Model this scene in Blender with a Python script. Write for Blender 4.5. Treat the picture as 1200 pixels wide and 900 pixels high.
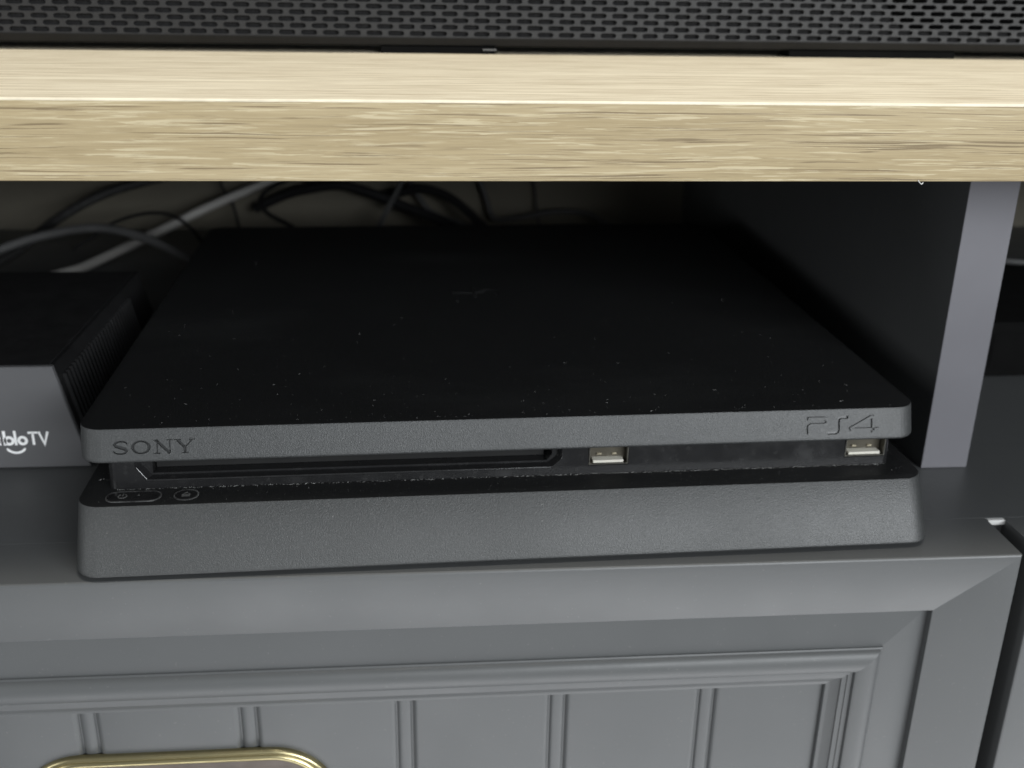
import bpy, bmesh, math, random
from mathutils import Vector, Matrix
random.seed(7)
for o in list(bpy.data.objects): bpy.data.objects.remove(o)
sc = bpy.context.scene
COL = sc.collection
MM = 0.001

# ------------------------------------------------------------------ camera
cam = bpy.data.cameras.new('camera'); camo = bpy.data.objects.new('camera', cam); COL.objects.link(camo)
Rv = Vector((0.99642193, -0.08291874, 0.01636511)); Uv = Vector((0.01534524, 0.36789782, 0.9297396)); Fv = Vector((0.08311352, 0.9261618, -0.36785386))
m = Matrix((( Rv.x, Uv.x, -Fv.x, -23.91*MM), (Rv.y, Uv.y, -Fv.y, -277.75*MM), (Rv.z, Uv.z, -Fv.z, 171.33*MM), (0, 0, 0, 1)))
camo.matrix_world = m
cam.sensor_width = 36; cam.lens = 36*1241.9143/1200
cam.clip_start = 0.01; cam.clip_end = 50
cam.dof.use_dof = True; cam.dof.focus_distance = 0.295; cam.dof.aperture_fstop = 15
sc.camera = camo
# ------------------------------------------------------------------ world and lamps
w = bpy.data.worlds.new('World'); sc.world = w; w.use_nodes = True
bg = w.node_tree.nodes['Background']; bg.inputs[0].default_value = (0.92, 0.96, 1.0, 1); bg.inputs[1].default_value = 0.16
def lamp(name, loc, target, sx, sy, power, col):
    l = bpy.data.lights.new(name, 'AREA'); l.shape = 'RECTANGLE'; l.size = sx; l.size_y = sy; l.energy = power; l.color = col
    o = bpy.data.objects.new(name, l); COL.objects.link(o); o.location = loc
    o.rotation_euler = (Vector(target)-Vector(loc)).to_track_quat('-Z', 'Y').to_euler()
    return o
lamp('ceiling_light', (0.3, -0.08, 1.8), (0.25, 0, 0.1), 0.9, 0.36, 40, (1.0, 0.96, 0.88))
lamp('window_light', (1.2, -2.05, 0.74), (0, 0, 0.02), 1.9, 0.65, 74, (0.93, 0.97, 1.0))
lamp('side_window', (-1.3, -0.75, 0.35), (-0.1, 0, 0.02), 0.4, 0.7, 5.5, (0.95, 0.98, 1.0))
lamp('floor_bounce', (0.25, -0.6, -0.95), (0.0, 0, -0.05), 1.9, 0.6, 14, (0.97, 0.98, 1.0))
vs = sc.view_settings; vs.view_transform = 'Standard'; vs.look = 'None'; vs.exposure = 0; vs.gamma = 1; vs.use_curve_mapping = False

# ------------------------------------------------------------------ materials
def lin(c): return tuple(((v/255)/12.92 if v <= 10 else (((v/255)+0.055)/1.055)**2.4) for v in c)
class NT:
    def __init__(s, name):
        s.m = bpy.data.materials.new(name); s.m.use_nodes = True
        s.t = s.m.node_tree; s.n = s.t.nodes; s.b = s.n['Principled BSDF']
        s.tc = s.n.new('ShaderNodeTexCoord')
    def link(s, a, b): s.t.links.new(a, b)
    def mapping(s, scale, src='Object', loc=(0, 0, 0)):
        mp = s.n.new('ShaderNodeMapping'); mp.inputs['Scale'].default_value = scale; mp.inputs['Location'].default_value = loc
        s.link(s.tc.outputs[src], mp.inputs['Vector']); return mp.outputs[0]
    def noise(s, scale, sc3=(1, 1, 1), detail=3, rough=.55, dist=0, loc=(0, 0, 0)):
        n = s.n.new('ShaderNodeTexNoise'); n.inputs['Scale'].default_value = scale; n.inputs['Detail'].default_value = detail
        n.inputs['Roughness'].default_value = rough; n.inputs['Distortion'].default_value = dist
        s.link(s.mapping(sc3, loc=loc), n.inputs['Vector']); return n.outputs['Fac']
    def ramp(s, fac, stops):
        r = s.n.new('ShaderNodeValToRGB'); e = r.color_ramp.elements
        while len(e) < len(stops): e.new(0.5)
        for k, (p, c) in enumerate(stops): e[k].position = p; e[k].color = (*c[:3], 1) if not isinstance(c, (int, float)) else (c, c, c, 1)
        s.link(fac, r.inputs[0]); return r.outputs[0]
    def mix(s, fac, a, b, mode='MIX'):
        x = s.n.new('ShaderNodeMix'); x.data_type = 'RGBA'; x.blend_type = mode
        if isinstance(fac, (int, float)): x.inputs[0].default_value = fac
        else: s.link(fac, x.inputs[0])
        for i, v in ((6, a), (7, b)):
            if isinstance(v, tuple): x.inputs[i].default_value = (*v[:3], 1)
            else: s.link(v, x.inputs[i])
        return x.outputs[2]
    def bump(s, fac, strength, dist=0.0002, prev=None):
        b = s.n.new('ShaderNodeBump'); b.inputs['Strength'].default_value = strength; b.inputs['Distance'].default_value = dist
        s.link(fac, b.inputs['Height'])
        if prev: s.link(prev, b.inputs['Normal'])
        return b.outputs[0]
    def set(s, col=None, rough=None, spec=None, metal=None, normal=None, coat=None):
        for k, v in (('Base Color', col), ('Roughness', rough), ('Specular IOR Level', spec), ('Metallic', metal), ('Normal', normal), ('Coat Weight', coat)):
            if v is None: continue
            if isinstance(v, tuple): s.b.inputs[k].default_value = (*v[:3], 1)
            elif isinstance(v, (int, float)): s.b.inputs[k].default_value = v
            else: s.link(v, s.b.inputs[k])
        return s.m

def plain(name, col, rough=.5, spec=.5, metal=0, var=.12, nscale=60, bump=0, bscale=1500):
    t = NT(name); f = t.noise(nscale, detail=4)
    c = t.mix(t.ramp(f, [(.3, 0.0), (.7, 1.0)]), tuple(v*(1-var) for v in col), tuple(v*(1+var) for v in col))
    nrm = t.bump(t.noise(bscale, detail=2), bump) if bump else None
    r = t.ramp(t.noise(nscale*2.3, detail=3), [(.3, max(0, rough-.05)), (.7, min(1, rough+.05))])
    return t.set(c, r, spec, metal, nrm)

def paint_mat():
    t = NT('satin_grey_paint')
    f = t.noise(7, detail=5)
    c = t.mix(f, (.069, .0725, .0735), (.083, .0855, .087))
    specks = t.ramp(t.noise(900, detail=1, loc=(.3, .1, .7)), [(.74, 0.0), (.78, 1.0)])
    c = t.mix(t.mix(1, specks, (.12, .12, .12), 'MULTIPLY'), c, (.3, .3, .29))
    nrm = t.bump(t.noise(700, detail=2), .035, .0004)
    nrm = t.bump(t.noise(90, (1, 1, .35), detail=4), .05, .002, nrm)
    nrm = t.bump(t.noise(1, (240, 900, 900), detail=3), .03, .0006, nrm)
    r = t.ramp(t.noise(25, detail=4), [(.3, .40), (.7, .5)])
    return t.set(c, r, .5, 0, nrm)

def shell_mat():
    t = NT('textured_black_plastic')
    f = t.noise(30, detail=4)
    c = t.mix(f, (.023, .0248, .0252), (.033, .035, .035))
    gl = t.ramp(t.noise(2300, detail=1.5, loc=(.4, .2, .9)), [(.50, 0.0), (.68, 1.0)])
    c = t.mix(t.mix(1, gl, (.35, .35, .35), 'MULTIPLY'), c, (.085, .087, .087))
    g = t.noise(2600, detail=2, rough=.6)
    nrm = t.bump(g, .8, .00018)
    r = t.ramp(t.noise(14, detail=4, loc=(.2, .5, 0)), [(.3, .44), (.7, .56)])
    return t.set(c, r, .7, 0, nrm)

def lid_mat():
    t = NT('matte_shaded_plastic_lid')  # same plastic as the shell; overhang shade is put into the darker colour
    f = t.noise(40, detail=5)
    c = t.mix(f, (.0045, .0047, .0049), (.007, .0072, .0075))
    sm = t.ramp(t.noise(9, (1, 2.5, 1), detail=6), [(.55, 0.0), (.8, 1.0)])
    c = t.mix(t.mix(1, sm, (.25, .25, .25), 'MULTIPLY'), c, (.03, .031, .031))
    nrm = t.bump(t.noise(1800, detail=2), .4, .0002)
    return t.set(c, .68, .2, 0, nrm)

def gloss_mat():
    t = NT('glossy_black_plastic')
    sm = t.noise(70, (1, 1, 1), detail=6, rough=.65)
    r = t.ramp(sm, [(.35, .10), (.7, .38)])
    d = t.ramp(t.noise(420, detail=4), [(.6, 0.0), (.8, 1.0)])
    c = t.mix(t.mix(1, d, (.2, .2, .2), 'MULTIPLY'), (.012, .012, .0125), (.08, .08, .078))
    return t.set(c, r, .6)

def ledge_mat():
    t = NT('dusty_shaded_plastic')  # shell plastic under dust; shade from above is painted into the dark base
    d = t.ramp(t.noise(500, detail=5, rough=.7), [(.55, 0.0), (.8, 1.0)])
    big = t.ramp(t.noise(45, detail=3), [(.4, 0.15), (.75, 1.0)])
    k = t.mix(1, d, big, 'MULTIPLY')
    c = t.mix(t.mix(1, k, (.45, .45, .45), 'MULTIPLY'), (.008, .0083, .0086), (.07, .07, .068))
    return t.set(c, .55, .25, 0, t.bump(t.noise(1800, detail=2), .4, .0002))

def wood_front():
    t = NT('oak_edge_band')
    base = t.mix(t.ramp(t.noise(1, (6, 30, 130), detail=3), [(.35, 0.0), (.65, 1.0)]), (.335, .265, .150), (.40, .325, .195))
    fine = t.ramp(t.noise(1, (40, 200, 2200), detail=3), [(.35, 0.0), (.65, 1.0)])
    base = t.mix(t.mix(1, fine, (.35, .35, .35), 'MULTIPLY'), base, (.215, .166, .092))
    # cream flecks and brown pores running along the board, broken up lengthwise
    wv = t.n.new('ShaderNodeTexNoise'); wv.inputs['Scale'].default_value = 1; wv.inputs['Detail'].default_value = 2
    t.link(t.mapping((14, 20, 60), loc=(4, 2, 1)), wv.inputs['Vector'])
    amp = t.n.new('ShaderNodeVectorMath'); amp.operation = 'MULTIPLY_ADD'; amp.inputs[1].default_value = (0, 0, .0026)
    t.link(wv.outputs['Color'], amp.inputs[0]); t.link(t.tc.outputs['Object'], amp.inputs[2])
    def flecks(loc, sx, sz, lo, hi, dist=.35):
        mp = t.n.new('ShaderNodeMapping'); mp.inputs['Scale'].default_value = (sx, 50, sz); mp.inputs['Location'].default_value = loc
        t.link(amp.outputs[0], mp.inputs['Vector'])
        n = t.n.new('ShaderNodeTexNoise'); n.inputs['Scale'].default_value = 1; n.inputs['Detail'].default_value = 3.5
        n.inputs['Roughness'].default_value = .6; n.inputs['Distortion'].default_value = dist
        t.link(mp.outputs[0], n.inputs['Vector'])
        return t.ramp(n.outputs['Fac'], [(lo, 0.0), (hi, 1.0)])
    def gate(loc, sx, sz, lo=.44, hi=.54): return t.ramp(t.noise(1, (sx, 20, sz), detail=2, loc=loc), [(lo, 0.0), (hi, 1.0)])
    cr = t.mix(1, flecks((.1, 0, .3), 40, 1500, .555, .572), gate((3, 1, 2), 24, 520, .43, .52), 'MULTIPLY')
    br = t.mix(1, flecks((1.7, 0, 4.3), 17, 2000, .575, .592), gate((7, 4, 5), 24, 560, .42, .50), 'MULTIPLY')
    cr2 = flecks((5.7, 0, 9.3), 80, 2600, .57, .62); br2 = flecks((2.2, 0, 6.1), 60, 2600, .57, .66)
    c = t.mix(t.mix(1, cr, (.75, .75, .75), 'MULTIPLY'), base, (.50, .43, .285))
    c = t.mix(t.mix(1, cr2, (.4, .4, .4), 'MULTIPLY'), c, (.46, .39, .255))
    c = t.mix(t.mix(1, br2, (.3, .3, .3), 'MULTIPLY'), c, (.16, .12, .065))
    c = t.mix(t.mix(1, br, (.8, .8, .8), 'MULTIPLY'), c, (.145, .106, .06))
    return t.set(c, .45, .35, 0, t.bump(br, .12, .0003))

def wood_top_mat():
    t = NT('pale_oak_laminate')
    a = t.ramp(t.noise(1, (7, 330, 40), detail=4, rough=.6), [(.35, 0.0), (.68, 1.0)])
    b = t.ramp(t.noise(1, (34, 1100, 40), detail=4, rough=.65, loc=(2, 3, 1)), [(.48, 0.0), (.58, 1.0)])
    c = t.mix(a, (.52, .46, .345), (.66, .605, .475))
    c = t.mix(t.mix(1, b, (.8, .8, .8), 'MULTIPLY'), c, (.37, .31, .215))
    return t.set(c, .45, .45, 0, t.bump(b, .08, .0002))

def brass_mat():
    t = NT('antique_brass')
    f = t.ramp(t.noise(40, detail=5, rough=.65), [(.35, 0.0), (.7, 1.0)])
    c = t.mix(f, (.36, .31, .17), (.54, .48, .28))
    return t.set(c, t.ramp(f, [(0, .38), (1, .24)]), .5, 1.0)

def braid_mat():
    t = NT('braided_black_sleeve')
    x = t.n.new('ShaderNodeTexChecker'); x.inputs['Scale'].default_value = 900
    x.inputs['Color1'].default_value = (.012, .012, .012, 1); x.inputs['Color2'].default_value = (.05, .05, .05, 1)
    t.link(t.mapping((1, 1, 1)), x.inputs['Vector'])
    return t.set(x.outputs['Color'], .6, .4)

M = dict(
    paint=paint_mat(), shell=shell_mat(), lid=lid_mat(), gloss=gloss_mat(), ledge=ledge_mat(),
    wfront=wood_front(), wtop=wood_top_mat(), brass=brass_mat(), braid=braid_mat(),
    lip=plain('edge_highlight_lip', (.56, .51, .40), .5, .35, var=.10, nscale=140, bump=.5, bscale=420),  # paler than the edge band: the arris highlight is put into the colour
    wall=plain('beige_back_board', (.15, .138, .11), .7, .2, var=.10, nscale=12),
    grille=plain('charcoal_grille_metal', (.019, .019, .020), .5, .3, var=.15, nscale=200, bump=.1, bscale=2500),
    felt=plain('dark_grey_felt', (.014, .014, .0145), .95, .1, var=.35, nscale=1200),
    black=plain('black_plastic', (.006, .006, .0063), .55, .22, var=.2, nscale=80),
    void=plain('speaker_cone_black', (.003, .003, .003), .9, .1),
    rubber=plain('black_rubber', (.015, .015, .015), .8, .2),
    box=plain('graphite_plastic', (.10, .10, .104), .5, .4, var=.06, nscale=30, bump=.12, bscale=2200),
    boxdark=plain('black_vent_plastic', (.009, .009, .0095), .5, .4),
    white=plain('white_print', (.9, .9, .9), .5, .3, var=.02),
    tin=plain('nickel_plate', (.30, .29, .26), .35, .5, 1.0, var=.12, nscale=300),
    cream=plain('cream_plastic', (.62, .60, .53), .5, .4, var=.06),
    brasswall=plain('tarnished_port_lining', (.075, .067, .05), .5, .5, .3, var=.15, nscale=200),
    cgrey=plain('grey_cable', (.085, .085, .085), .6, .3), cwhite=plain('white_cable', (.42, .41, .39), .5, .4, var=.04),
    cblack=plain('black_cable', (.012, .012, .013), .6, .3), cdim=plain('dark_grey_cable', (.05, .05, .052), .6, .3),
    icon=plain('dim_button_icon', (.10, .10, .098), .5, .3), btn=plain('button_black', (.010, .010, .0105), .28, .6),
    ring=plain('worn_button_rim', (.07, .07, .07), .25, .7, var=.7, nscale=260),
    strip=plain('white_plastic_strip', (.52, .52, .51), .5, .4, var=.05),
    dust=plain('dust', (.21, .21, .205), .95, .05, var=.4, nscale=700), carcass=plain('raw_carcass_edge', (.09, .088, .084), .7, .2),
)

M['lavender'] = plain('grey_lavender_edge_band', (.138, .136, .149), .45, .4, var=.05, nscale=20, bump=.05, bscale=900)
M['slotlip'] = plain('glossy_slot_lip', (.02, .02, .0205), .16, .7, var=.4, nscale=90)
M['brasstab'] = plain('brass_spring_tab', (.36, .32, .23), .4, .5, .3, var=.1)
M['groove'] = plain('smooth_black_plastic', (.026, .027, .0275), .4, .5, var=.1)
# ------------------------------------------------------------------ mesh helpers (all sizes in mm)
def finish(name, bm, mat, parent=None, smooth=20, mats=None):
    for v in bm.verts: v.co *= MM
    bmesh.ops.recalc_face_normals(bm, faces=bm.faces)
    me = bpy.data.meshes.new(name); bm.to_mesh(me); bm.free()
    if smooth:
        me.polygons.foreach_set('use_smooth', [True]*len(me.polygons)); me.set_sharp_from_angle(angle=math.radians(smooth))
    for mt in (mats or [mat]): me.materials.append(mt)
    o = bpy.data.objects.new(name, me); COL.objects.link(o)
    if parent: o.parent = parent
    return o
def empty(name, loc=(0, 0, 0), rz=0, label=None, cat=None, parent=None):
    o = bpy.data.objects.new(name, None); COL.objects.link(o); o.location = Vector(loc)*MM; o.rotation_euler.z = rz
    o.empty_display_size = .01
    if label: o['label'] = label
    if cat: o['category'] = cat
    if parent: o.parent = parent
    return o
def bbox(bm, x0, x1, y0, y1, z0, z1, bev=0, seg=2):
    r = bmesh.ops.create_cube(bm, size=1); vs_ = r['verts']
    for v in vs_: v.co = Vector((x0+(v.co.x+.5)*(x1-x0), y0+(v.co.y+.5)*(y1-y0), z0+(v.co.z+.5)*(z1-z0)))
    if bev:
        ed = list({e for v in vs_ for e in v.link_edges}); bmesh.ops.bevel(bm, geom=ed, offset=bev, segments=seg, affect='EDGES', profile=.5)
def box(name, dims, mat, parent=None, bev=0, seg=2, smooth=20):
    bm = bmesh.new(); bbox(bm, *dims, bev, seg); return finish(name, bm, mat, parent, smooth)
def rrect(hw, y0, y1, r, n=8):
    pts = []
    for cx, cy, a0 in ((hw-r, y0+r, -90), (hw-r, y1-r, 0), (-hw+r, y1-r, 90), (-hw+r, y0+r, 180)):
        for k in range(n+1):
            a = math.radians(a0+90*k/n); pts.append((cx+r*math.cos(a), cy+r*math.sin(a)))
    return pts
def loft(bm, secs, cap=True):
    """secs: list of (list of 3d points), same length; closed loops"""
    rings = [[bm.verts.new(p) for p in s] for s in secs]
    n = len(rings[0])
    for a, b in zip(rings, rings[1:]):
        for k in range(n): bm.faces.new((a[k], a[(k+1) % n], b[(k+1) % n], b[k]))
    if cap: bm.faces.new(list(reversed(rings[0]))); bm.faces.new(rings[-1])
    return rings
def slab(bm, zs, r=7.0, n=8):
    """zs: list of (z, half width, front y, back y, inset)"""
    loft(bm, [[(x, y, z) for x, y in rrect(hw-i, f+i, b-i, max(.5, r-i), n)] for z, hw, f, b, i in zs])
def cut(o, cutters):
    for c in cutters:
        md = o.modifiers.new('cut', 'BOOLEAN'); md.operation = 'DIFFERENCE'; md.solver = 'EXACT'; md.object = c
    dg = bpy.context.evaluated_depsgraph_get(); dg.update()
    me = bpy.data.meshes.new_from_object(o.evaluated_get(dg))
    o.modifiers.clear(); old = o.data; nm = old.name; o.data = me; bpy.data.meshes.remove(old); me.name = nm
    me.set_sharp_from_angle(angle=math.radians(20))
    me.polygons.foreach_set('use_smooth', [p.loop_total == 4 and p.area < 6e-6 for p in me.polygons])
    for c in cutters: bpy.data.objects.remove(c)
def ribbon(pts, wd, closed=False):
    """mitred stroke polygon loops: left and right offsets of a polyline, widths may vary"""
    n = len(pts); L = []; R = []
    for i in range(n):
        w_ = wd[i] if isinstance(wd, (list, tuple)) else wd
        p = Vector(pts[i])
        if closed: a = Vector(pts[i-1]); b = Vector(pts[(i+1) % n])
        else: a = Vector(pts[max(i-1, 0)]); b = Vector(pts[min(i+1, n-1)])
        d1 = (p-a).normalized() if (p-a).length > 1e-9 else (b-p).normalized()
        d2 = (b-p).normalized() if (b-p).length > 1e-9 else d1
        t = (d1+d2).normalized(); nn = Vector((-t.y, t.x)); c = max(.45, nn.dot(Vector((-d1.y, d1.x))))
        L.append(p+nn*w_/2/c); R.append(p-nn*w_/2/c)
    return L, R
def stroke(bm, pts, wd, fr, y0, y1, closed=False):
    """extrude a stroke between depths y0..y1 in a plane frame fr(u, v, depth)->3d"""
    L, R = ribbon(pts, wd, closed); n = len(L)
    g = [[bm.verts.new(fr(*q, y)) for q in s] for y in (y0, y1) for s in (L, R)]
    lf, rf, lb, rb = g
    for k in range(n if closed else n-1):
        j = (k+1) % n
        bm.faces.new((lf[k], lf[j], rf[j], rf[k])); bm.faces.new((lb[j], lb[k], rb[k], rb[j]))
        bm.faces.new((lf[j], lf[k], lb[k], lb[j])); bm.faces.new((rf[k], rf[j], rb[j], rb[k]))
    if not closed:
        bm.faces.new((lf[0], rf[0], rb[0], lb[0])); bm.faces.new((rf[-1], lf[-1], lb[-1], rb[-1]))
def arc(cx, cy, rx, ry, a0, a1, n=10):
    return [(cx+rx*math.cos(math.radians(a0+(a1-a0)*k/n)), cy+ry*math.sin(math.radians(a0+(a1-a0)*k/n))) for k in range(n+1)]
def tube(name, pts, r, mat, parent=None, n=10, sub=8):
    P = [Vector(p) for p in pts]; Q = []
    for i in range(len(P)-1):
        p0, p1, p2, p3 = P[max(i-1, 0)], P[i], P[i+1], P[min(i+2, len(P)-1)]
        for k in range(sub):
            t = k/sub
            Q.append(.5*((2*p1)+(p2-p0)*t+(2*p0-5*p1+4*p2-p3)*t*t+(3*p1-p0-3*p2+p3)*t**3))
    Q.append(P[-1]); bm = bmesh.new(); secs = []; nrm = None
    for i, q in enumerate(Q):
        t = (Q[min(i+1, len(Q)-1)]-Q[max(i-1, 0)]).normalized()
        if nrm is None: nrm = t.orthogonal().normalized()
        nrm = (nrm-t*nrm.dot(t)).normalized(); bn = t.cross(nrm)
        q = Vector((q.x, q.y, max(q.z, r+.15)))
        secs.append([q+r*(math.cos(2*math.pi*k/n)*nrm+math.sin(2*math.pi*k/n)*bn) for k in range(n)])
    loft(bm, secs); return finish(name, bm, mat, parent, 50)

# ================================================================== CABINET
H, T = 119.26, 20.25          # opening height, thickness of the wood top
YW, YS, YB = -5.1, 24.15, 450.0
XL, XR = -372.0, 712.0
cab = empty('tv_cabinet', (0, 0, 0), 0, 'grey painted television cabinet with pale oak top and panelled drawers', 'cabinet')
# wood top: board with pale laminate, oak edge band in front, thin lip along the arris, pale to paint its highlight
box('top_board', (XL-20, XR+20, YW+1.0, YB+20, H+.3, H+T), M['wtop'], cab)
bm = bmesh.new(); prof = [(YW+1.0, H), (YW+.5, H+.02), (YW+.12, H+.25), (YW, H+.7), (YW, H+T-.6), (YW+1.0, H+T-.6)]
for x in (XL-20, XR+20): [bm.verts.new((x, y, z)) for y, z in prof]
bm.verts.ensure_lookup_table(); n = len(prof)
for k in range(n): bm.faces.new((bm.verts[k], bm.verts[(k+1) % n], bm.verts[n+(k+1) % n], bm.verts[n+k]))
bm.faces.new([bm.verts[k] for k in range(n)]); bm.faces.new([bm.verts[n+k] for k in reversed(range(n))])
finish('edge_band', bm, M['wfront'], cab, 25)
bm = bmesh.new(); prof = [(YW+.001, H+T-.59), (YW+.04, H+T-.36), (YW+.15, H+T-.14), (YW+.36, H+T+.01), (YW+.62, H+T+.04), (YW+1.05, H+T+.04), (YW+1.05, H+T+.01), (YW+.9, H+T-.3), (YW+.9, H+T-.59)]
for x in (XL-20, XR+20): [bm.verts.new((x, y, z)) for y, z in prof]
bm.verts.ensure_lookup_table(); n = len(prof)
for k in range(n): bm.faces.new((bm.verts[k], bm.verts[(k+1) % n], bm.verts[n+(k+1) % n], bm.verts[n+k]))
finish('edge_lip', bm, M['lip'], cab, 40)
# carcass
box('underside_bounce_blocker', (XL, XR, YW+9, YB, H-.05, H+.28), M['paint'], cab)  # unseen grey sheet, added to keep warm bounce light off the shelf
box('shelf', (XL, XR, YS, YB, -18, 0), M['paint'], cab, .4)
box('back_panel', (XL, XR, YB, YB+6, -200, H+.1), M['wall'], cab)
box('divider', (159.5, 176.9, 62.9, YB-.3, .15, H-.2), M['paint'], cab)
box('divider_edge_band', (159.45, 176.95, 62.4, 62.88, .15, H-.2), M['lavender'], cab, .2)
box('side_panel', (XL-18, XL-.2, YS, YB+6, -200, H-.2), M['paint'], cab, .4)
box('side_panel', (XR+.2, XR+18, YS, YB+6, -200, H-.2), M['paint'], cab, .4)
box('partition', (160.5, 176.0, YS+1.2, YB-.3, -200, -18.2), M['carcass'], cab)
box('base_panel', (XL, XR, YS+2, YB, -216, -200.2), M['paint'], cab)
box('bumper_strip', (164.9, 172.4, YS-1.5, YS-.05, -2.0, -.12), M['strip'], cab, .3)

def frame_piece(bm, prof, x0, x1, z0, z1, side):
    """mitred member of a rectangular frame; prof = (inward distance, depth y)"""
    A, B = [], []
    for t, y in prof:
        if side == 'top': a, b = (x0+t, y, z1-t), (x1-t, y, z1-t)
        elif side == 'bottom': a, b = (x0+t, y, z0+t), (x1-t, y, z0+t)
        elif side == 'left': a, b = (x0+t, y, z0+t), (x0+t, y, z1-t)
        else: a, b = (x1-t, y, z0+t), (x1-t, y, z1-t)
        A.append(bm.verts.new(a)); B.append(bm.verts.new(b))
    n = len(A)
    for k in range(n): bm.faces.new((A[k], A[(k+1) % n], B[(k+1) % n], B[k]))
    bm.faces.new(A); bm.faces.new(list(reversed(B)))
def make_drawer(x0, x1, handle=True):
    z1, z0 = 0.0, -192.0
    dr = empty('drawer', ((x0+x1)/2, 0, z0), parent=cab); ox, oz = (x0+x1)/2, z0
    X0, X1, Z0, Z1 = x0-ox, x1-ox, 0, z1-oz
    outer = [(0, 24.0), (0, .7), (.2, .2), (.7, 0), (3.0, 0), (23.2, 5.35), (23.35, 5.5), (23.4, 8.0), (37.9, 6.7), (38.2, 22)]
    mould = [(37.55, 12.5), (37.55, 6.55), (37.7, 6.15), (38.1, 5.95)]
    mould += [(38.2+4.5*(1-math.cos(math.radians(k))), 6.45-2.6*math.sin(math.radians(k))) for k in range(12, 150, 12)]
    mould += [(46.6, 5.5), (46.7, 6.0), (48.2, 6.15), (48.3, 6.5), (49.9, 6.75), (50.0, 7.3), (52.6, 9.0), (53.0, 9.15), (54.0, 9.3), (54.3, 9.7), (54.3, 12.5)]
    for s in ('top', 'bottom', 'left', 'right'):
        bm = bmesh.new(); frame_piece(bm, outer, X0, X1, Z0, Z1, s); finish('rail' if s in ('top', 'bottom') else 'stile', bm, M['paint'], dr, 18)
        bm = bmesh.new(); frame_piece(bm, mould, X0, X1, Z0, Z1, s); finish('moulding', bm, M['paint'], dr, 32)
    # tongue-and-groove planks with a fine bead in every groove
    box('backing_board', (X0+48, X1-48, 12.15, 17.5, Z0+48, Z1-48), M['paint'], dr)
    p = 51.1; g = 2.9; gx = [-134.1-ox+p*k for k in range(-8, 14)]
    gx = [v for v in gx if X0+60 < v < X1-60]
    edges = [X0+51]+gx+[X1-51]; zb, zt = Z0+51, Z1-51
    for k in range(len(edges)-1):
        a = edges[k]+(g if k else 0); b = edges[k+1]-(g if k < len(edges)-2 else 0)
        bm = bmesh.new(); pr_ = [(a, 12.1), (a, 11.8), (a+.4, 11.3), (a+1.1, 10.9), (a+1.8, 10.8), (b-1.8, 10.8), (b-1.1, 10.9), (b-.4, 11.3), (b, 11.8), (b, 12.1)]
        loft(bm, [[(x, y, z) for x, y in pr_] for z in (zb, zt)]); finish('plank', bm, M['paint'], dr, 35)
    for v in gx:
        bm = bmesh.new(); loft(bm, [[(v+2.3*math.cos(a*math.pi/8), 12.1-.95*math.sin(a*math.pi/8), z) for a in range(9)] for z in (zb, zt)])
        finish('bead', bm, M['paint'], dr, 40)
    if handle:
        hx, hz = -6.1, -97.2-oz; hw, hh = 52.5, 25.5
        bm = bmesh.new(); secs = []
        for ins, y in ((0, 10.95), (.05, 10.3), (.3, 9.5), (.8, 9.0), (1.4, 8.9), (1.9, 9.2), (2.2, 9.8), (2.35, 10.2), (2.6, 9.9), (2.9, 9.5), (3.5, 9.25), (4.2, 9.35), (4.7, 9.8), (5.0, 10.4)):
            secs.append([(hx+x, y, hz+z) for x, z in rrect(hw-ins, -hh+ins, hh-ins, 22-ins, 14)])
        loft(bm, secs, cap=False); finish('handle', bm, M['brass'], dr, 40)
        bm = bmesh.new(); loft(bm, [[(hx+x, y, hz+z) for x, z in rrect(hw-4.8, -hh+4.8, hh-4.8, 17.2, 14)] for y in (10.2, 10.75)]); finish('handle_plate', bm, M['pull'], dr, 30)
        bm = bmesh.new(); secs = []
        for k in range(17):
            a = math.pi*k/16; c = Vector((hx-34*math.cos(a), 7.5-16*math.sin(a)**.7 if 0 < k < 16 else 7.5, hz-2-9*math.sin(a)))
            secs.append([c+Vector((0, 2.2*math.cos(b), 2.2*math.sin(b))) for b in [2*math.pi*j/10 for j in range(10)]])
        loft(bm, secs); finish('bail', bm, M['brass'], dr, 50)
    return dr
M['pull'] = plain('worn_bronze_plate', (.075, .058, .047), .4, .5, .15, var=.25, nscale=60)
make_drawer(-366.8, 164.6)['label'] = 'grey drawer under the console with brass pull'
make_drawer(171.0, 702.4, True)['label'] = 'grey drawer right of the gap'

# ================================================================== GAME CONSOLE
con = empty('game_console', (5.02, 2.75, 0), 0.0247, 'slim black game console with textured front on the cabinet shelf', 'game console')
W = 132.9
ZB, ZL, ZU, ZT = 1.3, 19.6, 29.1, 39.0
# lower shell: front leans back as it rises
bm = bmesh.new()
slab(bm, [(ZB, W, 0, 265, 1.3), (ZB+.25, W, 0, 265, .6), (ZB+.8, W, .2, 265, .15), (ZB+1.5, W, .5, 265, 0), (ZL-.5, W, 10.6, 275, 0), (ZL-.15, W, 10.8, 275, .12)], 7.5, 10)
bm.faces.ensure_lookup_table(); finish('lower_shell', bm, M['shell'], con)
bm = bmesh.new(); slab(bm, [(ZL-.6, W, 10.75, 275, .5), (ZL-.14, W, 10.8, 275, .13), (ZL, W, 10.95, 275, .4)], 7.5, 10); ledge = finish('ledge', bm, M['ledge'], con)
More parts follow.
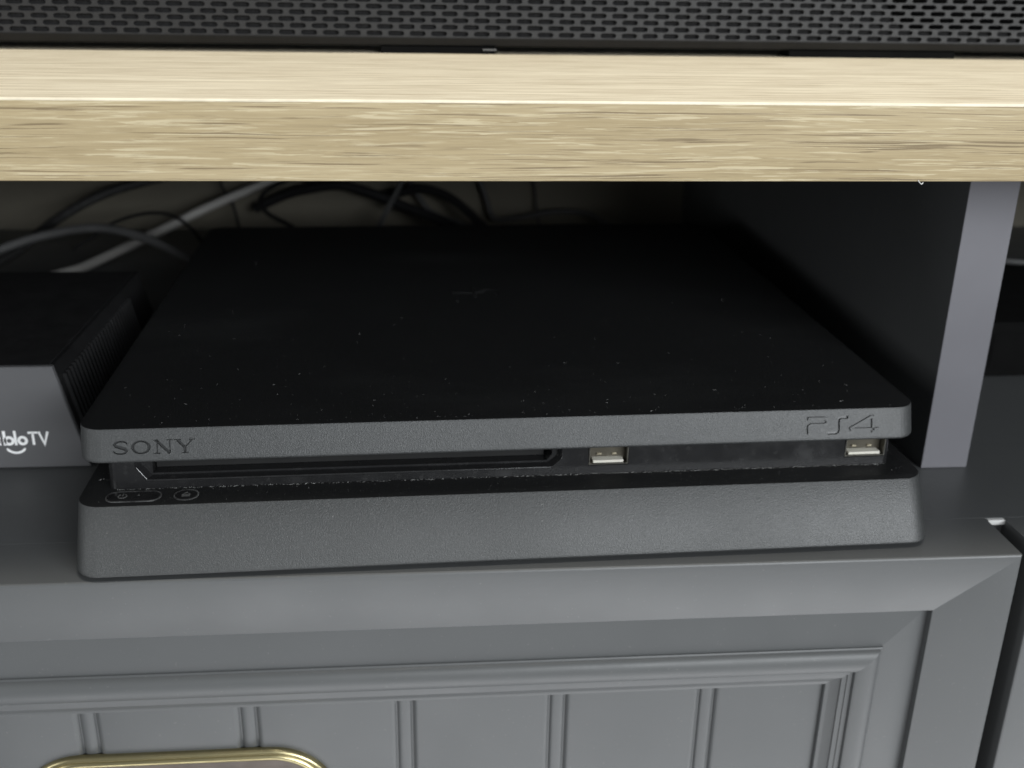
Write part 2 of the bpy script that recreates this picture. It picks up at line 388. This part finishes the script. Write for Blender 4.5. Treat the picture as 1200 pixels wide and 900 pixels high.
# upper shell
bm = bmesh.new()
slab(bm, [(ZU, W+.3, 20.2, 284, 1.0), (ZU+.2, W+.3, 20.2, 284, .45), (ZU+.7, W+.3, 20.35, 284, .1), (ZU+1.3, W+.3, 20.6, 284, 0), (ZT-.45, W+.3, 23.6, 288, 0), (ZT-.12, W+.3, 23.7, 288, .08)], 7.5, 10)
upper = finish('upper_shell', bm, M['shell'], con)
bm = bmesh.new(); slab(bm, [(ZT-.6, W+.3, 23.7, 288, .5), (ZT-.1, W+.3, 23.7, 288, .1), (ZT, W+.3, 23.75, 288, .35)], 7.5, 10); finish('lid', bm, M['lid'], con)
# lettering frame on the leaning front of the upper shell: u along x, v up the face
sl = (23.6-20.6)/(ZT-.45-ZU-1.3)
def front(u, v, dep):
    z = 34.0+v; y = 20.6+(z-ZU-1.3)*sl; return (u, y+dep, z)
GL = []   # strokes: (points, width)
hU = 4.0; u0 = -122.6; zc = -.35
def serif_letter():
    S = []
    t, b = zc+hU/2, zc-hU/2
    # S
    x = u0+2.55
    sp = [(x+1.95, t-1.05), (x+1.6, t-.55), (x+.8, t-.27), (x-.3, t-.25), (x-1.35, t-.55), (x-1.75, t-1.1), (x-1.3, t-1.6), (x, zc+.02), (x+1.35, b+1.55), (x+1.8, b+1.0), (x+1.35, b+.5), (x+.3, b+.25), (x-.8, b+.27), (x-1.7, b+.6), (x-2.1, b+1.1)]
    S.append((sp, [.35, .42, .45, .5, .62, .78, .9, .95, .9, .78, .62, .5, .45, .42, .35], False))
    # O
    x = u0+8.55; S.append((arc(x, zc, 2.45, 1.72, 0, 342, 19), [.95-.45*abs(math.sin(math.radians(18*k))) for k in range(20)], True))
    # N
    x = u0+12.6
    S += [([(x+.75, b+.12), (x+.75, t-.1)], .34, False), ([(x+.45, t-.12), (x+4.5, b+.12)], .85, False), ([(x+4.55, b+.05), (x+4.55, t-.12)], .34, False),
          ([(x-.25, b+.12), (x+1.75, b+.12)], .25, False), ([(x+3.55, t-.12), (x+5.55, t-.12)], .25, False), ([(x-.35, t-.12), (x+1.0, t-.12)], .25, False)]
    # Y
    x = u0+18.7
    S += [([(x+.55, t-.15), (x+2.75, zc-.25)], .85, False), ([(x+5.05, t-.15), (x+2.95, zc-.25)], .38, False), ([(x+2.85, zc-.1), (x+2.85, b+.12)], .85, False),
          ([(x-.35, t-.12), (x+1.75, t-.12)], .25, False), ([(x+4.1, t-.12), (x+5.85, t-.12)], .25, False), ([(x+1.8, b+.12), (x+3.9, b+.12)], .25, False)]
    return S
def ps_letters():
    S = []; q = .92; t, b = 2.35, -2.3; x = 95.4
    S.append(([(x, t), (x+5.4, t)]+arc(x+5.4, t-.95, 1.15, .95, 90, -90, 8)+[(x+1.0, t-1.95), (x+.45, t-2.15), (x+.3, t-2.6), (x+.3, b)], q, False))
    S.append(([(x+13.6, t), (x+11.4, t), (x+10.55, t-.3), (x+10.3, t-.95), (x+10.3, b+.95), (x+10.05, b+.3), (x+9.2, b), (x+6.6, b)], q, False))
    S.append(([(x+21.9, b-.02), (x+21.9, t+.1), (x+21.2, t+.1), (x+14.4, b+1.45), (x+14.6, b+1.05), (x+23.8, b+1.05)], q*.85, False))
    return S
def build_text(strokes, name, fr, lift, mat, shrink=.0):
    bm = bmesh.new()
    for pts, wd, cl in strokes: stroke(bm, pts, [v-shrink for v in wd] if isinstance(wd, list) else wd-shrink, fr, *lift, cl)
    return finish(name, bm, mat, con, 25)
cutters = []
for st in serif_letter()+ps_letters():
    bm = bmesh.new(); stroke(bm, st[0], st[1], front, -.6, .85, st[2]); c = finish('cutter', bm, M['shell'], con, 0); cutters.append(c)
cut(upper, cutters)
build_text(serif_letter(), 'engraved_lettering', front, (.8, 1.1), M['groove'], -.1)
build_text(ps_letters(), 'engraved_lettering', front, (.8, 1.1), M['groove'], -.1)
# recessed glossy band between the shells
def bandsec(z, f, i): return [(x, y, z) for x, y in rrect(125.3-i, f, 268, 3.2, 6)]
bm = bmesh.new(); loft(bm, [bandsec(ZL+.03, 21.9, 0), bandsec(ZU-.05, 23.0, .2)]); band = finish('front_band', bm, M['gloss'], con)
def bf(u, v, dep): return (u, 21.9+(v-ZL)*.116+dep, v)
def prism(ptsf, ptsb, y0, y1):
    bm = bmesh.new(); loft(bm, [[bf(u, v, y0) for u, v in ptsf], [bf(u, v, y1) for u, v in ptsb]]); return finish('cutter', bm, M['gloss'], con, 0)
# disc slot: chamfered mouth, then a deeper channel
mouth = prism([(-117.2, 26.8), (-113.6, 22.4), (12.2, 22.4), (15.6, 25.2), (15.6, 28.2), (-117.2, 28.2)], [(-115.2, 26.7), (-112.2, 23.0), (11.0, 23.0), (13.9, 25.3), (13.9, 28.0), (-115.2, 28.0)], -.4, 2.2)
chan = prism([(-112.0, 23.6), (10.6, 23.6), (12.4, 25.6), (12.4, 27.6), (-112.0, 27.6)], [(-112.0, 23.6), (10.6, 23.6), (12.4, 25.6), (12.4, 27.6), (-112.0, 27.6)], 1.8, 14)
ports = [(23.9, 37.0), (109.3, 123.2)]
pc = [prism([(a, 22.3), (b, 22.3), (b, 28.4), (a, 28.4)], [(a, 22.3), (b, 22.3), (b, 28.4), (a, 28.4)], -.5, 13) for a, b in ports]
cut(band, [mouth, chan]+pc)
bm = bmesh.new(); bbox(bm, -111.6, 10.2, 28.6, 34, 23.7, 27.4); finish('disc_slot', bm, M['rubber'], con)
lp = [bf(-116.4, 26.4, -.05), bf(-113.7, 22.95, -.1), bf(-112.4, 22.35, -.15)]+[bf(u_, 22.3, -.15) for u_ in (-100, -60, -20, 5)]+[bf(11.6, 22.35, -.15), bf(13.4, 23.3, -.1), bf(15.3, 25.0, -.05), bf(15.5, 26.6, 0)]
tube('slot_lip', lp, .33, M['slotlip'], con, 8, 5)
for i, (a, b) in enumerate(ports):
    p = empty('usb_port', (0, 0, 0), 0, parent=con)
    y0 = 22.35; zb, zt = 22.45, 28.3
    bm = bmesh.new()     # nickel frame: four thin walls with a flared lip
    for q in ((a+.15, b-.15, y0, y0+11, zb, zb+.3), (a+.15, a+.5, y0, y0+11, zb+.31, zt), (b-.5, b-.15, y0, y0+11, zb+.31, zt)): bbox(bm, *q, .08, 1)
    finish('port_shell', bm, M['tin'], p)
    box('port_lining', (a+.6, b-.6, y0+3.2, y0+10, zb+.35, zt), M['brasswall'], p)
    bm = bmesh.new(); bbox(bm, a+1.6, b-1.6, y0+.35, y0+8, zb+.45, zb+1.35, .12, 2); finish('port_tongue', bm, M['cream'], p)
    for k in (.3, .68): box('port_tab', (a+(b-a)*k-.75, a+(b-a)*k+.75, y0+2.5, y0+3.3, zb+2.3, zb+2.8), M['brasstab'], p, .1)
# buttons on the ledge
def pill(cx, cy, hw, hh, z0, z1, ins0=0, ins1=.25, n=10):
    def ring(i): return [(cx+x, cy+y) for x, y in rrect(hw-i, -hh+i, hh-i, hh-i-.01, n)]
    return [[(x, y, z0) for x, y in ring(ins0)], [(x, y, z1-.12) for x, y in ring(ins0)], [(x, y, z1) for x, y in ring(ins1)]]
def button(cx, hw, icon):
    cy = 16.6; hh = 3.45
    bm = bmesh.new()
    o = rrect(hw, -hh, hh, hh-.01, 10); i = rrect(hw-.42, -hh+.42, hh-.42, hh-.43, 10)
    loft(bm, [[(cx+x, cy+y, ZL-.1) for x, y in o], [(cx+x, cy+y, ZL+.22) for x, y in o], [(cx+x, cy+y, ZL+.22) for x, y in i], [(cx+x, cy+y, ZL-.1) for x, y in i]], cap=False)
    finish('button_rim', bm, M['ring'], con, 30)
    bm = bmesh.new(); loft(bm, pill(cx, cy, hw-.55, hh-.55, ZL-.05, ZL+.34, 0, .4)); bt = finish('power_button' if icon == 'p' else 'eject_button', bm, M['btn'], con, 30)
    ib = bmesh.new(); fr = lambda u, v, dep: (u, v, dep)
    if icon == 'p':
        ic = cx-3.2
        stroke(ib, arc(ic, cy-.1, 1.25, 1.25, 125, 415, 16), .28, fr, ZL+.3, ZL+.42); stroke(ib, [(ic, cy+.2), (ic, cy+1.55)], .28, fr, ZL+.3, ZL+.42)
        box('status_light', (cx+1.2, cx+1.7, cy+.2, cy+.7, ZL+.3, ZL+.42), M['icon'], bt, .05)
    else:
        stroke(ib, [(cx-1.2, cy-.25), (cx, cy+1.15), (cx+1.2, cy-.25)], .28, fr, ZL+.3, ZL+.42); stroke(ib, [(cx-1.25, cy-.45), (cx+1.25, cy-.45)], .28, fr, ZL+.3, ZL+.42)
        stroke(ib, [(cx-1.25, cy-1.2), (cx+1.25, cy-1.2)], .32, fr, ZL+.3, ZL+.42)
    finish('button_icon', ib, M['icon'], bt)
button(-116.6, 8.3, 'p'); button(-101.0, 3.75, 'e')
for x, y in ((-112, 34), (112, 34), (-112, 245), (112, 245)):
    bm = bmesh.new(); loft(bm, [[(x+7*math.cos(a), y+7*math.sin(a), z) for a in [2*math.pi*k/20 for k in range(20)]] for z in (.05, ZB+.1)]); finish('rubber_foot', bm, M['rubber'], con)
box('foot_bar', (-60, 100, 30, 34, .05, ZB+.1), M['rubber'], con)
# faint moulded emblem in the middle of the lid
bm = bmesh.new(); fl = lambda u, v, dep: (u, v, dep)
stroke(bm, [(-12, 161), (-4, 160), (2, 162)], .9, fl, ZT-.2, ZT+.12)
stroke(bm, arc(3.5, 160.5, 4.2, 4.6, 150, -40, 10), 1.0, fl, ZT-.2, ZT+.12)
stroke(bm, [(-2.5, 154), (-2.5, 168)], 1.0, fl, ZT-.2, ZT+.12)
finish('lid_emblem', bm, M['slotlip'], con)
# dust: flakes and short fibres settled on the lid, the ledge and the front
bm = bmesh.new()
def flake(x, y, z, s, nx=(0, 0, 1)):
    a = random.random()*6.28; st = random.choice((1, 1, 1.5, 3.5)); n = Vector(nx); t1 = n.orthogonal().normalized(); t2 = n.cross(t1)
    d1 = t1*math.cos(a)+t2*math.sin(a); d2 = n.cross(d1); c = Vector((x, y, z))
    q = [c+d1*s*st*.5*random.uniform(.6, 1.2), c+d2*s*.5*random.uniform(.4, 1), c-d1*s*st*.5*random.uniform(.6, 1.2), c-d2*s*.5*random.uniform(.4, 1)]
    top = bm.verts.new(c+n*s*.3); qv = [bm.verts.new(v) for v in q]
    for k in range(4): bm.faces.new((qv[k], qv[(k+1) % 4], top))
    bm.faces.new(list(reversed(qv)))
for k in range(700):
    flake(random.uniform(-126, 126), 26+250*random.random()**2.2, ZT+.01, random.uniform(.08, .24)*random.choice((1, 1, 1, 1.8)))
for k in range(330):
    flake(random.uniform(-128, 128), random.uniform(12, 21.4), ZL+.02, random.uniform(.07, .2))
u = -123.0
while u < 123.5:       # lint gathered in the corner where the band meets the ledge
    if random.random() < (.4 if u < 0 else .8):
        flake(u, 21.6+random.uniform(-.35, .2), ZL+.05, random.uniform(.2, .55))
    u += random.uniform(.12, .5)
for k in range(130):
    s = random.choice((-1, 1)); a = random.uniform(0, 1.57); rr = random.uniform(.2, 1)
    flake(s*(118+rr*13*math.cos(a)), 30-rr*15*math.sin(a)+6, ZL+.03, random.uniform(.12, .35))
n_lo = Vector((0, -1, .54)).normalized()
for k in range(70):
    z = random.uniform(ZB+2, ZL-1); flake(random.uniform(-124, 124), .5+(z-ZB-1.5)*.6155-.02, z, random.uniform(.12, .3), n_lo)
n_hi = Vector((0, -1, .366)).normalized()
for k in range(45):
    z = random.uniform(ZU+1.6, ZT-.8); flake(random.uniform(-124, 124), 20.6+(z-ZU-1.3)*sl-.02, z, random.uniform(.12, .3), n_hi)
d = finish('dust', bm, M['dust'], con, 0); d['kind'] = 'stuff'
bm = bmesh.new()       # specks settled on the drawer's upper edge, its sloping rail and the mouldings
for k in range(90): flake(random.uniform(-190, 160), random.uniform(1, 23), .02, random.uniform(.08, .22))
for k in range(60):
    t_ = random.uniform(3.5, 22); flake(random.uniform(-190, 140), .0+(t_-3)*.265-.03, -t_, random.uniform(.08, .26), (0, -.97, -.26))
for k in range(60):
    t_ = random.uniform(24, 37); flake(random.uniform(-190, 120), 8.0-(t_-23.4)*.0897-.03, -t_, random.uniform(.08, .22), (0, -1, .09))
for k in range(60): flake(random.uniform(-190, -136), random.uniform(25, 75), .02, random.uniform(.08, .24))
d = finish('dust', bm, M['dust'], cab, 0); d['kind'] = 'stuff'

# ================================================================== TV TUNER BOX (left)
tb = empty('tuner_box', (-238.0, 78, 0), 0, 'graphite streaming tuner box with white lettering left of the console', 'tuner box')
hx, hb, ht, dp = 0, 94.3, 85.5, 126
bm = bmesh.new()
def tsec(y, i): return [(-hb+i, y, .6+i), (hb-i, y, .6+i), (ht-i*.7, y, 39-i), (-ht+i*.7, y, 39-i)]
loft(bm, [tsec(1.2, 1.1), tsec(dp, .8)]); finish('body', bm, M['boxdark'], tb, 15)
bm = bmesh.new(); loft(bm, [tsec(2.2, 0), tsec(.35, 0), tsec(0, .35)]); finish('front_panel', bm, M['box'], tb, 15)
box('lid_panel', (-ht+2, ht-2, 2.3, dp-2, 38.1, 38.7), M['boxdark'], tb, .25)
for s in (1, -1):
    for k in range(26):
        y = 8+k*3.6
        bm = bmesh.new(); e0 = (s*(hb-1.6), .6+3.5); e1 = (s*(ht+.9), 39-5.5)
        nx, nz = s*.975, .223
        pr_ = [(e0[0]-nx*.4, e0[1]-nz*.4), (e0[0]+nx*1.0, e0[1]+nz*1.0), (e1[0]+nx*1.0, e1[1]+nz*1.0), (e1[0]-nx*.4, e1[1]-nz*.4)]
        loft(bm, [[(x, yy, z) for x, z in pr_] for yy in (y, y+1.5)]); finish('vent_fin', bm, M['boxdark'], tb, 15)
fr = lambda u, v, dep: (u, dep, v)
tx = 66.0   # local x where 't' begins; the word ends at TV
let = []
xh, base = 4.1, 9.55
def L(pts, wd, cl=False): let.append((pts, wd, cl))
q = 1.0
q = 1.0
def ringl(cx): L(arc(cx, base+1.75, 1.32, 1.32, 0, 340, 17), q, True)
L([(59.2, base+4.9), (59.2, base+1.0), (59.6, base+.5), (60.3, base+.45)], q); L([(58.3, base+3.3), (60.5, base+3.3)], q*.85)
ringl(62.35); L([(63.8, base+3.5), (63.8, base+.02)], q)
ringl(67.25); L([(65.75, base+5.6), (65.75, base+.02)], q)
L([(69.45, base+5.6), (69.45, base+.02)], q*.9)
ringl(71.85)
L([(73.95, base+4.75), (77.3, base+4.75)], .8); L([(75.6, base+4.6), (75.6, base+.05)], .85)
L([(77.75, base+5.1), (79.3, base+.25), (80.85, base+5.1)], .85)
L(arc(69.2, base+.35, 3.6, 3.3, 208, 332, 14), [.3]+[.85]*13+[.3])
bm = bmesh.new()
for p_, w_, c_ in let: stroke(bm, p_, w_, fr, -.12, .1, c_)
finish('printed_lettering', bm, M['white'], tb, 25)

# ================================================================== SPEAKER on the wood top
sp = empty('soundbar', (0, 142, H+T), 0, 'black soundbar with slotted metal grille standing on the oak top', 'speaker')
zt = 62.0; gx0, gx1 = -330.0, 330.0
colp, rowp = 8.05, 2.37; sw, sh = 6.1, 1.75; z0g = 5.1
bm = bmesh.new(); N = 12
# grille sheet with real slots: every slot sits in a cell whose corners are shared, staggered row by row
rows = 11; ncol = 82
def slotpts(cx, cz):
    p = []
    for k in range(4):
        a = -90+k*30
    p = [(cx+sw/2-sh/2+sh/2*math.cos(math.radians(a)), cz+sh/2*math.sin(math.radians(a))) for a in (-90, -45, 0, 45, 90)]
    p += [(cx-sw/2+sh/2+sh/2*math.cos(math.radians(a)), cz+sh/2*math.sin(math.radians(a))) for a in (90, 135, 180, 225, 270)]
    return p
for r in range(rows):
    zc_ = z0g+2.1+r*rowp; off = (r % 2)*colp/2
    for c in range(ncol):
        cx_ = -ncol/2*colp+c*colp+off
        o = slotpts(cx_, zc_); zlo, zhi = zc_-rowp/2, zc_+rowp/2; xa, xb = cx_-colp/2, cx_+colp/2
        outer = [(cx_+1.5, zlo), (xb, zlo), (xb, zc_), (xb, zhi), (cx_+1.5, zhi), (cx_-1.5, zhi), (xa, zhi), (xa, zc_), (xa, zlo), (cx_-1.5, zlo)]
        F = [bm.verts.new((x, 0, z)) for x, z in o]; B = [bm.verts.new((x, .9, z)) for x, z in o]; O = [bm.verts.new((x, 0, z)) for x, z in outer]
        n = 10
        for k in range(n):
            j = (k+1) % n
            bm.faces.new((O[k], O[j], F[j], F[k])); bm.faces.new((F[k], F[j], B[j], B[k]))
ztop = z0g+2.1+(rows-.5)*rowp; zlo = z0g+2.1-.5*rowp
gr = finish('grille', bm, M['grille'], sp, 0)
bm = bmesh.new()    # cap and lower lip that hold the grille
pr_ = [(0.0, zlo-.02), (-.15, zlo-.1), (-.25, zlo-.35), (-.1, zlo-.7), (.9, 3.2), (2.2, 2.5), (4, 2.4), (60, 2.4), (60, zlo-.02)]
loft(bm, [[(x, y, z) for y, z in pr_] for x in (gx0-4, gx1+4)]); finish('bottom_lip', bm, M['black'], sp, 25)
box('top_cover', (gx0-4, gx1+4, -.6, 60, ztop+.02, ztop+8), M['black'], sp, .8)
box('rear_case', (gx0-4, gx1+4, 14, 59, zlo, ztop), M['void'], sp)
# felt baffle behind the slots with a round-ended driver opening toward the right
bm = bmesh.new()
def fb(x0, x1, za, zb_): bbox(bm, x0, x1, 1.6, 3.2, za, zb_)
zo = 10.1
fb(gx0, gx1, zlo, zo)
fb(gx0, 141, zo+.01, ztop); fb(300, gx1, zo+.01, ztop)
for k in range(24):
    za = zo+.01+(ztop-zo)*k/24; zb_ = zo+.01+(ztop-zo)*(k+1)/24-.01; f = (k+.5)/24
    fb(141.01, 165-20*f, za, zb_)
finish('baffle', bm, M['felt'], sp, 0)
box('rubber_foot', (-38, 5.2, 1.2, 14, .05, 2.5), M['void'], sp, .3)
box('rubber_foot', (120, 187, 1.2, 14, .05, 2.5), M['void'], sp, .3)
box('rubber_foot', (-250, -205, 1.2, 14, .05, 2.5), M['void'], sp, .3)
box('foot_tab', (0.4, 5.6, -.2, 1.1, 1.3, 1.9), M['cgrey'], sp, .1)

# ================================================================== black device in the right compartment
rd = empty('set_top_box', (300, 205, 0), 0, 'black device in the compartment right of the divider', 'device')
bm = bmesh.new(); loft(bm, [[(x, y, z) for x, y in rrect(85-i, -55+i, 55-i, 6, 6)] for z, i in ((1.5, .8), (2.2, 0), (26, 0), (27, .8))]); finish('body', bm, M['void'], rd)
box('front_window', (-70, 70, -55.3, -54.8, 6, 22), M['void'], rd, .2)
for x, y in ((-70, -42), (70, -42), (-70, 42), (70, 42)): box('rubber_foot', (x-5, x+5, y-5, y+5, .05, 1.6), M['rubber'], rd)

# ================================================================== cables behind the console
def cable(name, pts, r, mat, label):
    o = tube(name, pts, r, mat); o['label'] = label; o['category'] = 'cable'; return o
cable('braided_cable', [(-273.1, 330, 4), (-264.7, 370, 7.7), (-253.8, 395, 16.5), (-241.7, 410, 23.5), (-225, 420, 30.7), (-205, 428, 35.8), (-175.1, 432, 43.9), (-150, 434, 60)], 3.1, M['braid'], 'thick black braided cable rising behind the tuner box')
cable('grey_cable', [(-300, 285, 3), (-278.5, 300, 12.4), (-259.7, 325, 18.1), (-239, 335, 23.4), (-210.1, 335, 27.8), (-184.2, 325, 25.7), (-160.9, 312, 19.5), (-143.1, 300, 11.4), (-136, 296, 3)], 2.6, M['cgrey'], 'grey cable arching over the shelf behind the tuner box')
cable('white_cable', [(-235, 318, 2), (-223.4, 335, 3), (-214.8, 355, 4), (-200.6, 385, 6.8), (-180.7, 405, 14), (-158.1, 418, 23.3), (-131.5, 428, 33), (-104, 434, 42.6), (-80, 437, 55)], 2.9, M['cwhite'], 'white cable slanting up the back panel behind the console corner')
cable('thin_black_cable', [(-240, 388, 2), (-224.7, 390, 11.1), (-215.1, 390, 17.6), (-198.7, 385, 24), (-180.8, 375, 27.3), (-166.4, 365, 24.3), (-152.9, 350, 14.8), (-145.1, 335, 5.8), (-140, 322, 2)], 1.1, M['cblack'], 'thin black cord arching over the white cable')
cable('black_cable', [(-80, 436, 58), (-102.5, 430, 41), (-111.6, 425, 37.5), (-123.2, 415, 32.8), (-126, 405, 27.7), (-119.8, 395, 22.2), (-102.6, 380, 16.3), (-90, 370, 4)], 1.5, M['cblack'], 'thin black cord hooking down behind the back left of the console')
cable('dark_wire', [(-160, 438, 48), (-154, 436, 29.7), (-148.4, 434, 19.9), (-145.3, 430, 8.1), (-143.6, 425, 2)], 1.0, M['cblack'], 'faint dark wire hanging on the back panel under the white cable')
cable('power_cord', [(-135, 440, 16), (-113.5, 436, 26.3), (-96, 432, 31.1), (-76, 428, 34.1), (-53.7, 424, 28.7), (-36.9, 420, 22.7), (-17.4, 410, 16.9), (4.3, 395, 9.6), (15, 380, 3)], 3.4, M['cblack'], 'thick black power cord sagging left to right behind the console')
cable('power_cord', [(-100, 442, 36), (-76.9, 440, 31.8), (-48.5, 436, 25.7), (-25.5, 430, 31.5), (-8.7, 424, 28.7), (5.1, 415, 20.9), (21.2, 400, 7.2), (28, 390, 3)], 3.1, M['cblack'], 'thick black power cord making a hump behind the middle of the console')
cable('grey_cable', [(-30, 434, 56), (-34.4, 430, 41.7), (-39, 425, 31.9), (-45.2, 415, 22.1), (-53.5, 400, 7.5), (-58, 392, 2)], 2.0, M['cgrey'], 'straight grey cord crossing in front of the black power cords')
cable('grey_cable', [(-34, 442, 50), (-30.1, 440, 33), (-24.5, 437, 23.7), (-17.2, 432, 15.5), (-3, 428, 9.9), (19.9, 425, 5.3), (40, 420, 2)], 1.9, M['cgrey'], 'grey cord curving under the hump of the black power cord')
cable('pale_cable', [(11, 444, 56), (14.9, 442, 38.4), (20.7, 440, 23.1), (26.4, 435, 10), (43.6, 432, 11.3), (66.6, 430, 15.8), (90.1, 430, 14), (110.5, 425, 2.7), (118, 420, 2)], 1.7, M['cgrey'], 'grey cord with a low arch at the right of the back panel')
cable('thin_grey_wire', [(49, 446, 60), (51.1, 445, 41), (54.3, 444, 28.3), (55.5, 442, 16.9), (57.3, 437, 2)], .8, M['cdim'], 'thin grey wire hanging alone on the back panel right of the power cords')
cable('grey_cable', [(270, 252, 29.4), (283, 247, 29.3), (292, 244, 29.2), (304, 243, 29.2), (330, 246, 29.2)], 1.6, M['cgrey'], 'grey cable lying on the black device beyond the divider')
# lint fibre clinging to the lower arris of the oak edge
o = tube('lint_fibre', [(108.2, -5.3, 119.7), (108.6, -5.4, 119.2), (109.1, -5.5, 118.75), (109.5, -5.4, 118.9), (109.6, -5.3, 119.2)], .12, M['strip'], None, 6, 5)
o['label'] = 'tiny white lint fibre hanging from the oak edge near the divider'; o['category'] = 'lint'
